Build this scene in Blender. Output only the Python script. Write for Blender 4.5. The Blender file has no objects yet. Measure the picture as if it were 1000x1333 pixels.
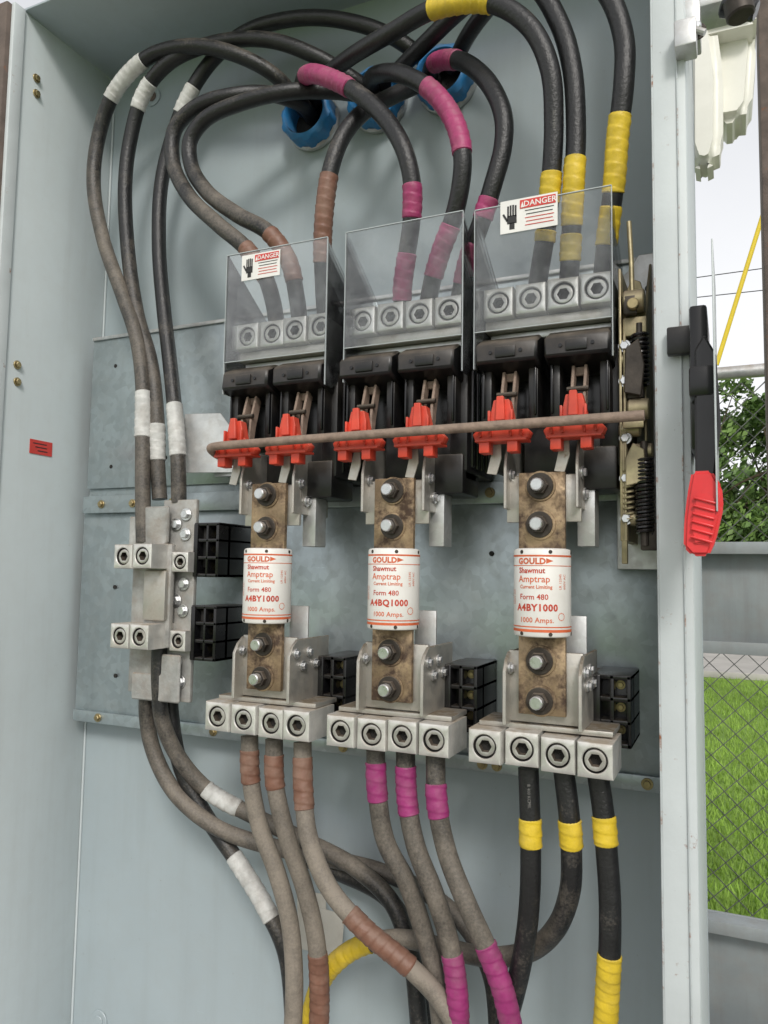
import bpy, bmesh, math, random
from mathutils import Vector, Matrix, Quaternion
random.seed(7)
sc = bpy.context.scene
rad = math.radians
Z0 = 1.5          # eye height
D0 = 1.02         # distance camera -> mounting plate (plate is the plane y = 0)
def Yd(d): return d - D0
# ---------------------------------------------------------------- camera
psi, th, ro = rad(24.4), rad(4.6), rad(0.9)
F = Vector((-math.sin(psi)*math.cos(th), math.cos(psi)*math.cos(th), math.sin(th)))
R0 = Vector((math.cos(psi), math.sin(psi), 0)); U0 = R0.cross(F)
R = R0*math.cos(ro) + U0*math.sin(ro); U = U0*math.cos(ro) - R0*math.sin(ro)
C = Vector((0, -D0, Z0))
def W(px, py, d):
    """survey point: sight line met with the real plane at perpendicular distance d"""
    r = F + R*((px-500)/1000) - U*((py-666.5)/1000)
    return C + r*(d/r.y)
cam = bpy.data.objects.new("camera", bpy.data.cameras.new("camera"))
sc.collection.objects.link(cam)
mw = Matrix((R, U, -F)).transposed().to_4x4(); mw.translation = C
cam.matrix_world = mw
cam.data.sensor_fit = 'VERTICAL'; cam.data.sensor_height = 36; cam.data.lens = 27.0
cam.data.clip_start = .02; cam.data.clip_end = 2000
sc.camera = cam
# ---------------------------------------------------------------- materials
class NT:
    def __init__(s, name):
        s.m = bpy.data.materials.new(name); s.m.use_nodes = True
        s.t = s.m.node_tree; s.t.nodes.clear()
        s.out = s.t.nodes.new('ShaderNodeOutputMaterial')
    def n(s, ty, **k):
        x = s.t.nodes.new(ty)
        for a, b in k.items(): setattr(x, a, b)
        return x
    def l(s, a, b): s.t.links.new(a, b)
    def math(s, op, a, b=None, clamp=False):
        x = s.n('ShaderNodeMath', operation=op, use_clamp=clamp)
        for i, q in enumerate((a, b)):
            if q is None: continue
            if isinstance(q, (int, float)): x.inputs[i].default_value = q
            else: s.l(q, x.inputs[i])
        return x.outputs[0]
    def noise(s, co, scale, detail=4, rough=.6):
        x = s.n('ShaderNodeTexNoise'); x.inputs['Scale'].default_value = scale
        x.inputs['Detail'].default_value = detail; x.inputs['Roughness'].default_value = rough
        s.l(co, x.inputs['Vector']); return x.outputs['Fac']
    def ramp(s, f, a, b):
        x = s.n('ShaderNodeMapRange'); x.inputs['From Min'].default_value = a; x.inputs['From Max'].default_value = b
        s.l(f, x.inputs['Value']); return x.outputs['Result']
    def mix(s, f, a, b):
        x = s.n('ShaderNodeMix', data_type='RGBA')
        if isinstance(f, (int, float)): x.inputs[0].default_value = f
        else: s.l(f, x.inputs[0])
        for i, q in ((6, a), (7, b)):
            if isinstance(q, tuple): x.inputs[i].default_value = (*q, 1)
            else: s.l(q, x.inputs[i])
        return x.outputs[2]
def mk(name, col, rough=.5, metal=0., vary=.2, scale=12, spots=0., updust=0., dustcol=(.27,.215,.16), bump=0., bscale=150,
       rust=0., rustscale=60, rustcol=(.16,.06,.025), spangle=0., attr=False, stretch=None, spec=.5, streak=0., scuff=0.):
    t = NT(name)
    tc = t.n('ShaderNodeTexCoord'); co = tc.outputs['Object']
    if stretch:
        mp = t.n('ShaderNodeMapping'); mp.inputs['Scale'].default_value = stretch; t.l(co, mp.inputs['Vector']); cs = mp.outputs[0]
    else: cs = co
    n1 = t.noise(cs, scale, 5)
    dark = tuple(c*(1-vary) for c in col); lite = tuple(min(1, c*(1+vary*.6)) for c in col)
    c = t.mix(t.ramp(n1, .3, .7), dark, lite)
    if spangle:
        vo = t.n('ShaderNodeTexVoronoi'); vo.inputs['Scale'].default_value = 90; t.l(co, vo.inputs['Vector'])
        hs = t.n('ShaderNodeSeparateColor'); t.l(vo.outputs['Color'], hs.inputs[0])
        c = t.mix(t.math('MULTIPLY', hs.outputs[0], spangle), c, tuple(x*.55 for x in col))
    if streak:   # vertical grime runs
        mp = t.n('ShaderNodeMapping'); mp.inputs['Scale'].default_value = (9, 9, .7); t.l(co, mp.inputs['Vector'])
        ns = t.noise(mp.outputs[0], 3, 6, .65)
        c = t.mix(t.math('MULTIPLY', t.ramp(ns, .5, .75), streak, True), c, tuple(x*.62 for x in dustcol))
    if scuff:    # small handling marks and scratches
        mp = t.n('ShaderNodeMapping'); mp.inputs['Scale'].default_value = (3, 3, 22); mp.inputs['Rotation'].default_value = (.5, .7, .3); t.l(co, mp.inputs['Vector'])
        ns = t.noise(mp.outputs[0], 7, 8, .75); nk = t.noise(co, 140, 3, .7)
        c = t.mix(t.math('MULTIPLY', t.ramp(ns, .66, .72), scuff, True), c, tuple(min(1, x*1.5) for x in col))
        c = t.mix(t.math('MULTIPLY', t.ramp(nk, .70, .76), scuff*.8, True), c, tuple(x*.45 for x in dustcol))
    dustf = None
    if attr:
        at = t.n('ShaderNodeAttribute', attribute_name='dust')
        n2 = t.noise(co, 26, 6, .6); nf = t.noise(co, 320, 3, .7)
        g = t.n('ShaderNodeNewGeometry'); sp = t.n('ShaderNodeSeparateXYZ'); t.l(g.outputs['Normal'], sp.inputs[0])
        q = t.math('MULTIPLY', sp.outputs[2], .30)
        q = t.math('ADD', q, t.math('MULTIPLY', t.math('SUBTRACT', t.ramp(n2, .3, .7), .5), .50))
        q = t.math('ADD', q, t.math('MULTIPLY', t.math('SUBTRACT', t.ramp(nf, .3, .7), .5), .34))
        q = t.math('ADD', q, -.06)
        dustf = t.math('ADD', at.outputs['Fac'], q, clamp=True)
        dustf = t.math('MULTIPLY', dustf, .90)
    elif updust or spots:
        g = t.n('ShaderNodeNewGeometry'); sp = t.n('ShaderNodeSeparateXYZ'); t.l(g.outputs['Normal'], sp.inputs[0])
        n2 = t.noise(co, 35, 6, .65)
        up = t.math('MULTIPLY', t.math('MAXIMUM', sp.outputs[2], 0), updust)
        dustf = t.math('ADD', t.math('MULTIPLY', t.ramp(n2, .45, .75), spots), t.math('MULTIPLY', up, t.ramp(n2, .1, .6)), clamp=True)
    if dustf is not None: c = t.mix(dustf, c, dustcol)
    rf = None
    if rust:
        n3 = t.noise(co, rustscale, 8, .7)
        rf = t.ramp(n3, .72-rust*.4, .80-rust*.3); rf = t.math('MULTIPLY', rf, 1.0, clamp=True)
        n4 = t.noise(co, rustscale*3, 4)
        c = t.mix(rf, c, t.mix(n4, rustcol, tuple(x*2.1 for x in rustcol)))
    b = t.n('ShaderNodeBsdfPrincipled'); t.l(c, b.inputs['Base Color'])
    b.inputs['Metallic'].default_value = metal
    b.inputs['Specular IOR Level'].default_value = spec
    rr = t.n('ShaderNodeMapRange'); t.l(n1, rr.inputs['Value'])
    rr.inputs['To Min'].default_value = max(.05, rough-.12); rr.inputs['To Max'].default_value = min(1, rough+.15)
    ro_ = rr.outputs[0]
    if dustf is not None: ro_ = t.math('ADD', ro_, t.math('MULTIPLY', dustf, .4), clamp=True)
    if rf is not None:
        ro_ = t.math('ADD', ro_, t.math('MULTIPLY', rf, .35), clamp=True)
        if metal: t.l(t.math('MULTIPLY', t.math('SUBTRACT', 1.0, rf, True), metal), b.inputs['Metallic'])
    elif metal and dustf is not None:
        t.l(t.math('MULTIPLY', t.math('SUBTRACT', 1.0, dustf, True), metal), b.inputs['Metallic'])
    t.l(ro_, b.inputs['Roughness'])
    if bump:
        bp = t.n('ShaderNodeBump'); bp.inputs['Strength'].default_value = bump; bp.inputs['Distance'].default_value = .002
        t.l(t.noise(co, bscale, 5), bp.inputs['Height']); t.l(bp.outputs[0], b.inputs['Normal'])
    t.l(b.outputs[0], t.out.inputs[0])
    return t.m
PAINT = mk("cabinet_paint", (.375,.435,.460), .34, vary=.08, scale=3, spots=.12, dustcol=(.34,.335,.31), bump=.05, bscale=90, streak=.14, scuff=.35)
PAINT_LIT = mk("cabinet_paint_lit", (.56,.615,.63), .4, vary=.07, scale=3, spots=.12, dustcol=(.45,.44,.41), bump=.05, bscale=90, streak=.14, scuff=.3)  # same cabinet paint, paler: the side wall's stronger light is put into the colour
FLANGE = mk("flange_paint", (.56,.60,.61), .45, vary=.1, scale=8, rust=.20, rustscale=45, bump=.1, scuff=.4)
FLRUST = mk("flange_rusty", (.48,.52,.53), .55, vary=.15, scale=20, rust=.46, rustscale=55, bump=.3)
BROWN = mk("weathered_steel", (.13,.10,.085), .8, vary=.4, scale=25, rust=.3, bump=.4)
GALV = mk("galvanised_plate", (.47,.535,.555), .33, metal=.7, vary=.2, scale=6, spangle=.38, spots=.25, dustcol=(.31,.31,.29), bump=.05, streak=.16, scuff=.4)
GALVB = mk("galvanised_bright", (.64,.65,.65), .4, metal=.75, vary=.2, scale=25, spangle=.25, spots=.35, updust=.7, bump=.08)
TIN = mk("tin_plated_bus", (.58,.56,.52), .42, metal=.75, vary=.3, scale=35, spots=.6, updust=.85, dustcol=(.24,.195,.14), bump=.15, rust=.2, rustscale=40, rustcol=(.12,.07,.035))
ALU = mk("aluminium_lug", (.74,.73,.70), .36, metal=.7, vary=.18, scale=40, spots=.4, updust=.85, dustcol=(.32,.27,.21), bump=.15, bscale=300)
SCREW = mk("screw_metal", (.54,.53,.50), .35, metal=.8, vary=.3, scale=60, spots=.45, updust=.3)
DARK = mk("dark_recess", (.02,.018,.016), .8)
BLADE = mk("fuse_blade", (.40,.29,.18), .40, metal=.6, vary=.5, scale=30, spots=.85, updust=.7, dustcol=(.16,.11,.065), rust=.66, rustscale=34, rustcol=(.04,.024,.015), bump=.4)
WASH = mk("dark_washer", (.06,.05,.042), .5, metal=.5, vary=.4, scale=60, updust=.6, bump=.2)
BOLT = mk("zinc_bolt", (.66,.67,.68), .28, metal=.9, vary=.2, scale=80, updust=.5)
BRASS = mk("brass_screw", (.42,.34,.18), .35, metal=.8, vary=.3, scale=60, updust=.5)
BLACK = mk("black_moulding", (.009,.009,.010), .34, vary=.3, scale=20, spots=.05, updust=.8, dustcol=(.20,.165,.13), bump=.1)
BLACK2 = mk("black_gloss", (.007,.007,.008), .22, vary=.2, scale=20, updust=.3, dustcol=(.11,.09,.07))
RED = mk("red_plastic", (.66,.065,.035), .4, vary=.25, scale=30, spots=.18, updust=.40, dustcol=(.36,.20,.14), bump=.05)
REDH = mk("red_handle", (.70,.03,.035), .35, vary=.15, scale=30, spots=.1, dustcol=(.4,.15,.13))
CREAM = mk("off_white_housing", (.80,.79,.72), .36, vary=.06, scale=10, spots=.12, dustcol=(.52,.50,.43))
ROD = mk("rusty_rod", (.30,.22,.175), .65, metal=.2, vary=.4, scale=70, updust=.5, rust=.25, rustcol=(.10,.05,.03), bump=.4, bscale=350)
ZINCY = mk("yellow_zinc", (.38,.33,.20), .4, metal=.65, vary=.5, scale=25, spots=.55, updust=.7, rust=.25, bump=.15)
CER = mk("fuse_body", (.80,.785,.75), .4, vary=.06, scale=15, spots=.22, dustcol=(.5,.44,.35))
INKR = mk("red_ink", (.68,.14,.05), .5, vary=.2, scale=80)
INKD = mk("dark_red_ink", (.54,.06,.03), .5, vary=.25, scale=80)
INKK = mk("black_ink", (.02,.02,.02), .5)
WHITEL = mk("label_white", (.80,.79,.76), .45, vary=.05, scale=30, spots=.12)
REDL = mk("label_red", (.60,.05,.04), .4, vary=.1)
PAPER = mk("paper", (.55,.53,.48), .7, vary=.1, scale=15, spots=.3)
BLUE = mk("blue_bushing", (.02,.20,.46), .4, vary=.2, scale=30, spots=.2, updust=.4, bump=.1)
CAB = mk("cable_jacket", (.015,.015,.016), .36, vary=.3, scale=40, attr=True, dustcol=(.285,.245,.20), bump=.45, bscale=260)
STEELG = mk("rack_steel", (.34,.37,.38), .5, metal=.3, vary=.2, scale=6, spots=.25, streak=.3)
def tapem(n, c, dusty=.35, dc=(.25,.20,.155)):
    return mk(n, c, .42, vary=.22, scale=45, spots=dusty, updust=.35, dustcol=dc, bump=.3, bscale=220)
TW = tapem("white_tape", (.62,.62,.60), .6, (.30,.27,.235)); TY = tapem("yellow_tape", (.70,.50,.03), .3, (.38,.29,.12))
TM = tapem("magenta_tape", (.36,.04,.14), .5, (.28,.15,.16)); TB = tapem("brown_tape", (.19,.09,.06), .7, (.27,.18,.135))
TMB = tapem("magenta_tape_clean", (.31,.03,.155), .4, (.25,.14,.16))
# clear polycarbonate
t = NT("clear_polycarbonate")
tr = t.n('ShaderNodeBsdfTransparent'); tr.inputs[0].default_value = (.975,.982,.985,1)
gl = t.n('ShaderNodeBsdfGlossy'); gl.inputs['Roughness'].default_value = .04
df = t.n('ShaderNodeBsdfDiffuse'); df.inputs[0].default_value = (.7,.73,.76,1)
fr = t.n('ShaderNodeFresnel'); fr.inputs[0].default_value = 1.45
m1 = t.n('ShaderNodeMixShader'); t.l(fr.outputs[0], m1.inputs[0]); t.l(tr.outputs[0], m1.inputs[1]); t.l(gl.outputs[0], m1.inputs[2])
tc = t.n('ShaderNodeTexCoord'); nz = t.noise(tc.outputs['Object'], 20, 8, .75)
hz = t.n('ShaderNodeMapRange'); t.l(nz, hz.inputs[0]); hz.inputs[1].default_value = .42; hz.inputs[2].default_value = .75; hz.inputs[3].default_value = .012; hz.inputs[4].default_value = .15
m2 = t.n('ShaderNodeMixShader'); t.l(hz.outputs[0], m2.inputs[0]); t.l(m1.outputs[0], m2.inputs[1]); t.l(df.outputs[0], m2.inputs[2])
t.l(m2.outputs[0], t.out.inputs[0]); CLEAR = t.m
CLEARE = mk("polycarbonate_edge", (.46,.50,.51), .3, vary=.05)
# ---------------------------------------------------------------- mesh builder
class M:
    def __init__(s, name): s.name = name; s.v = []; s.f = []; s.m = []; s.mats = []; s.dust = {}
    def mi(s, mat):
        if mat not in s.mats: s.mats.append(mat)
        return s.mats.index(mat)
    def add(s, vs, fs, mat):
        o = len(s.v); s.v += [tuple(q) for q in vs]; k = s.mi(mat)
        for f in fs: s.f.append([i+o for i in f]); s.m.append(k)
        return o
    def addbm(s, bm, mat, mtx):
        bm.verts.index_update()
        s.add([mtx @ v.co for v in bm.verts], [[v.index for v in f.verts] for f in bm.faces], mat); bm.free()
    def box(s, c, size, mat, bev=.0015, rot=None, seg=2):
        bm = bmesh.new(); bmesh.ops.create_cube(bm, size=1)
        for v in bm.verts: v.co = Vector((v.co.x*size[0], v.co.y*size[1], v.co.z*size[2]))
        if bev: bmesh.ops.bevel(bm, geom=list(bm.edges), offset=min(bev, min(size)*.45), segments=seg, affect='EDGES', profile=.5)
        mt = Matrix.Translation(Vector(c))
        if rot: mt = mt @ Matrix.Rotation(rot[2],4,'Z') @ Matrix.Rotation(rot[1],4,'Y') @ Matrix.Rotation(rot[0],4,'X')
        s.addbm(bm, mat, mt)
    def b2(s, x0, x1, d0, d1, z0, z1, mat, bev=.0015):
        s.box(((x0+x1)/2, Yd((d0+d1)/2), Z0+(z0+z1)/2), (abs(x1-x0), abs(d1-d0), abs(z1-z0)), mat, bev)
    def prism(s, pts, plane, c, depth, mat, bev=.001, rot=None, seg=1):
        """outline pts in plane 'xz' (extruded along y) or 'yz' (extruded along x) or 'xy'"""
        bm = bmesh.new()
        def mp(a, b):
            return {'xz': Vector((a, -depth/2, b)), 'yz': Vector((-depth/2, a, b)), 'xy': Vector((a, b, -depth/2))}[plane]
        vs = [bm.verts.new(mp(a, b)) for a, b in pts]; f = bm.faces.new(vs)
        ex = bmesh.ops.extrude_face_region(bm, geom=[f])
        dv = {'xz': Vector((0, depth, 0)), 'yz': Vector((depth, 0, 0)), 'xy': Vector((0, 0, depth))}[plane]
        bmesh.ops.translate(bm, vec=dv, verts=[g for g in ex['geom'] if isinstance(g, bmesh.types.BMVert)])
        bmesh.ops.recalc_face_normals(bm, faces=list(bm.faces))
        if bev: bmesh.ops.bevel(bm, geom=list(bm.edges), offset=bev, segments=seg, affect='EDGES')
        mt = Matrix.Translation(Vector(c))
        if rot: mt = mt @ Matrix.Rotation(rot[2],4,'Z') @ Matrix.Rotation(rot[1],4,'Y') @ Matrix.Rotation(rot[0],4,'X')
        s.addbm(bm, mat, mt)
    def loft(s, loops, mat, cap0=False, cap1=False):
        n = len(loops[0]); vs = [p for l in loops for p in l]; fs = []
        for k in range(len(loops)-1):
            for i in range(n):
                j = (i+1) % n; fs.append([k*n+i, k*n+j, (k+1)*n+j, (k+1)*n+i])
        if cap0: fs.append(list(range(n))[::-1])
        if cap1: fs.append([(len(loops)-1)*n+i for i in range(n)])
        return s.add(vs, fs, mat)
    def cyl(s, p0, p1, r, mat, seg=24, r2=None, bev=0.):
        p0 = Vector(p0); p1 = Vector(p1); ax = (p1-p0); L = ax.length; ax.normalize()
        q = ax.to_track_quat('Z', 'Y'); a = q @ Vector((1,0,0)); b = q @ Vector((0,1,0)); r2 = r if r2 is None else r2
        def lp(c, rr): return [c + a*math.cos(2*math.pi*i/seg)*rr + b*math.sin(2*math.pi*i/seg)*rr for i in range(seg)]
        ls = [lp(p0, r-bev)]
        if bev: ls.append(lp(p0+ax*bev, r)); ls.append(lp(p1-ax*bev, r2))
        ls.append(lp(p1, r2-bev)); s.loft(ls, mat, True, True)
    def tube(s, pts, rfun, mat, seg=14, dustf=None, cap=True):
        n = len(pts); T = []
        for i in range(n): T.append((pts[min(i+1,n-1)]-pts[max(i-1,0)]).normalized())
        a = T[0].orthogonal().normalized(); loops = []; L = 0
        for i in range(n):
            if i: L += (pts[i]-pts[i-1]).length; a = (T[i-1].rotation_difference(T[i]) @ a)
            a = (a - T[i]*a.dot(T[i])).normalized(); b = T[i].cross(a); r = rfun(i, L) if callable(rfun) else rfun
            loops.append([pts[i] + a*math.cos(2*math.pi*k/seg)*r + b*math.sin(2*math.pi*k/seg)*r for k in range(seg)])
        o = s.loft(loops, mat, cap, cap)
        if dustf:
            for i in range(n):
                for k in range(seg): s.dust[o+i*seg+k] = dustf(i)
    def bolt(s, c, r=.009, ax=(0,-1,0), wash=True, mat=None, stud=True, rot=0):
        c = Vector(c); ax = Vector(ax).normalized(); mat = mat or BOLT
        if wash: s.cyl(c, c+ax*.0025, r*1.6, WASH if stud else mat, 20, bev=.0005)
        h = r*.8; s.cyl(c+ax*.0025, c+ax*(.0025+h), r*1.12, WASH if stud else mat, 6, bev=.0008)
        if stud: s.cyl(c+ax*(.0025+h), c+ax*(.0025+h+r*1.1), r*.78, mat, 12, bev=.0012)
    def text(s, st, size, fn, mat, bold=0., space=1.0):
        cu = bpy.data.curves.new('t', 'FONT'); cu.body = st; cu.size = size; cu.align_x = 'CENTER'; cu.offset = bold; cu.resolution_u = 2; cu.space_character = space
        o = bpy.data.objects.new('t', cu); sc.collection.objects.link(o); dg = bpy.context.evaluated_depsgraph_get()
        me = bpy.data.meshes.new_from_object(o.evaluated_get(dg))
        s.add([fn(v.co.x, v.co.y) for v in me.vertices], [list(p.vertices) for p in me.polygons], mat)
        bpy.data.objects.remove(o); bpy.data.meshes.remove(me); bpy.data.curves.remove(cu)
    def done(s, smooth=35):
        me = bpy.data.meshes.new(s.name); me.from_pydata(s.v, [], s.f)
        for m in s.mats: me.materials.append(m)
        me.polygons.foreach_set('material_index', s.m)
        if smooth:
            me.polygons.foreach_set('use_smooth', [True]*len(s.f)); me.update(); me.set_sharp_from_angle(angle=rad(smooth))
        if s.dust:
            at = me.attributes.new('dust', 'FLOAT', 'POINT'); at.data.foreach_set('value', [s.dust.get(i, 0.) for i in range(len(s.v))])
        me.update(); o = bpy.data.objects.new(s.name, me); sc.collection.objects.link(o); return o
def V(x, d, z): return Vector((x, Yd(d), Z0+z))
# ================================================================ CABINET
XL, XR, ZT, ZB, DB, DF = -1.062, -.0385, .93, -1.05, 1.06, .853
c = M("electrical_cabinet")
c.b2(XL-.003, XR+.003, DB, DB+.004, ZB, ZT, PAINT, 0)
c.b2(XL-.004, XL, DF, DB-.001, ZB, ZT, PAINT_LIT, .001)
c.b2(XR, XR+.0025, DF, DB-.001, ZB, ZT, PAINT_LIT, .001)
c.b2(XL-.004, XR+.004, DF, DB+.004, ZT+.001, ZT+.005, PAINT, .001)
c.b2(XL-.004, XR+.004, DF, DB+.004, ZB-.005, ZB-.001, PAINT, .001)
# right front flange, folded lip and outer strip
c.b2(-.0695, XR+.002, DF-.0035, DF-.0005, ZB, ZT, FLANGE, .001)
c.b2(-.0715, -.0690, DF-.0030, DF+.016, ZB, ZT, FLRUST, .0008)
c.b2(-.0455, -.0440, DF-.0060, DF-.0030, ZB, ZT, FLRUST, .0006)
c.b2(XL-.004, XL+.004, DF-.022, DF-.001, ZB, ZT, FLANGE, .001)
c.b2(XL-.05, XL-.0045, DF-.03, DF-.002, ZB, ZT, BROWN, .003)
c.tube([V(XL+.002, DB-.002, z) for z in (ZB, -.2, ZT)], .002, PAINT_LIT, 8)
for (px, py) in ((47,102),(47,122),(22,475),(22,497)):
    r = W(px, py, 1) - C; p = C + r*((XL+.0)/r.x); c.bolt(p, .0045, (1,0,0), mat=BRASS, stud=False)
for px, py in ((200,127),(130,1328)):
    p = W(px, py, DB); c.cyl(p, p+Vector((0,-.003,0)), .017, PAINT, 32, bev=.001); c.cyl(p+Vector((0,-.003,0)), p+Vector((0,-.005,0)), .009, PAINT if py > 500 else BROWN, 24, bev=.001)
# red inspection sticker on side wall
r = W(53, 583, 1) - C; p = C + r*(XL/r.x)
c.box((XL+.0008, p.y, p.z), (.0008, .046, .024), REDL, 0)
for k in range(3):
    c.box((XL+.0014, p.y+.003*(k-1), p.z+.006-.006*k), (.0003, .028-.004*k, .0016), INKK, 0)
for k, (x, z, w, h) in enumerate(((-.588,-.505,.05,.085),(-.56,-.52,.05,.075))):
    c.box((x, Yd(DB-.003-.0015*k), Z0+z-.02), (w, .0006, h), PAPER, 0, rot=(0, .06*(k*2-1), 0))
c.done()
# ---- mounting plate
c = M("mounting_plate")
PL, PR = -1.044, -.082
c.b2(PL, PR, 1.02, 1.0225, .142, .413, GALV, .0008)
c.b2(PL-.006, PR, 1.022, 1.0245, -.245, .10, GALV, .0008)
c.b2(PL, PR, 1.012, 1.0195, .098, .128, GALV, .001)
c.b2(PL-.004, PR+.004, 1.016, 1.0215, -.262, -.243, GALV, .001)
c.b2(PL, PR, 1.0165, 1.0195, .410, .416, GALVB, .0008)
c.b2(PL, PR, 1.026, 1.055, .02, .2, GALV, .001)
for x in (-1.0,-.93,-.845,-.70,-.655,-.47,-.445,-.30,-.27,-.15,-.125,-.10):
    c.bolt(V(x, 1.0120, .113), .0045, mat=BRASS, stud=False)
for x in (-.99,-.75,-.52,-.47,-.31,-.29,-.10):
    c.bolt(V(x, 1.016, -.252), .0045, mat=BRASS, stud=False)
for (x, z) in ((-.99,.18),(-.99,.36),(-.93,.2),(-.90,.33),(-.87,.19),(-.97,-.03),(-.96,-.18),(-.70,-.12),(-.68,-.02),(-.47,.04),(-.45,-.1),(-.30,.03),(-.66,.02),(-.69,-.2),(-.47,-.2)):
    c.cyl(V(x,1.0215,z), V(x,1.0195,z), .0035, DARK, 12)
c.prism([(-.05,-.05),(.035,-.05),(.045,-.04),(.045,.02),(.03,.02),(.01,.045),(-.05,.045),(-.058,.0)], 'xz', V(-.745,.985,.205), .0022, GALVB, .0005, rot=(.0,.0,.25))
c.prism([(-.02,-.004),(.02,-.004),(.02,.004),(-.02,.004)], 'xy', V(-.73,1.0,.165), .03, GALVB, .0005)
for px, s_, x in (("LINE",.013,-.20),("LINE",.013,-.548)):
    c.box(V(x, 1.0185, .395), (.045,.001,.018), WHITEL, 0)
    c.text(px, s_, lambda a, b, x=x: V(x+a, 1.0178, .39+b), INKK, .0002)
c.done()
# ================================================================ conduit bushings
for bx, bz in ((-.617,.742),(-.497,.745),(-.3835,.749)):
    c = M("conduit_bushing"); N = 40
    def lp(r, d, ridge=0): return [V(bx+math.cos(2*math.pi*i/N)*(r+(ridge if (i//2)%2 else 0)), d, bz+math.sin(2*math.pi*i/N)*(r+(ridge if (i//2)%2 else 0))) for i in range(N)]
    c.loft([lp(.047,1.058), lp(.047,1.052), lp(.044,1.048)], GALVB)
    c.loft([lp(.043,1.05,.003), lp(.043,1.026,.003), lp(.041,1.022), lp(.036,1.020), lp(.034,1.023), lp(.034,1.057)], BLUE)
    c.loft([lp(.034,1.056), lp(.001,1.0565)], DARK)
    c.done()
# ================================================================ lugs
NN = 48
def rshape(kind, r, i):
    a = 2*math.pi*i/NN
    if kind == 'c': return r
    if kind == 's': return r/max(abs(math.cos(a)), abs(math.sin(a)))
    k = (a % (math.pi/3)) - math.pi/6
    return r*math.cos(math.pi/6)/math.cos(k)
def lug(c, x, d, z, w=.037, depth=.062, sr=.0125, mat=None):
    mat = mat or ALU; jr = random.uniform(-.07,.07); x += random.uniform(-.0008,.0008); z += random.uniform(-.0015,.0015); d += random.uniform(-.002,.003)
    def lp(kind, r, dd): return [V(x+math.cos(2*math.pi*i/NN)*rshape(kind,r,i), d+dd+jr*math.cos(2*math.pi*i/NN)*rshape(kind,r,i)*.6, z+math.sin(2*math.pi*i/NN)*rshape(kind,r,i)) for i in range(NN)]
    h = w/2; s2 = sr-.0012
    c.loft([lp('s',h,depth), lp('s',h,.0022), lp('s',h-.0006,.0008), lp('s',h-.002,0), lp('c',sr+.0018,0), lp('c',sr+.0008,.0012)], mat, True)
    c.loft([lp('c',sr+.0008,.0012), lp('c',sr+.0004,.006)], DARK)
    rec = random.uniform(.0015,.004)
    c.loft([lp('c',s2+.0008,.006), lp('c',s2-.0002,rec), lp('c',s2-.002,rec-.0006), lp('h',sr*.60,rec-.0002)], SCREW)
    c.loft([lp('h',sr*.60,rec-.0002), lp('h',sr*.56,.011)], WASH); c.loft([lp('h',sr*.56,.011), lp('c',.0005,.0112)], DARK)
POLES = [-.563,-.380,-.1964]
FZ = -.018
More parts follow.
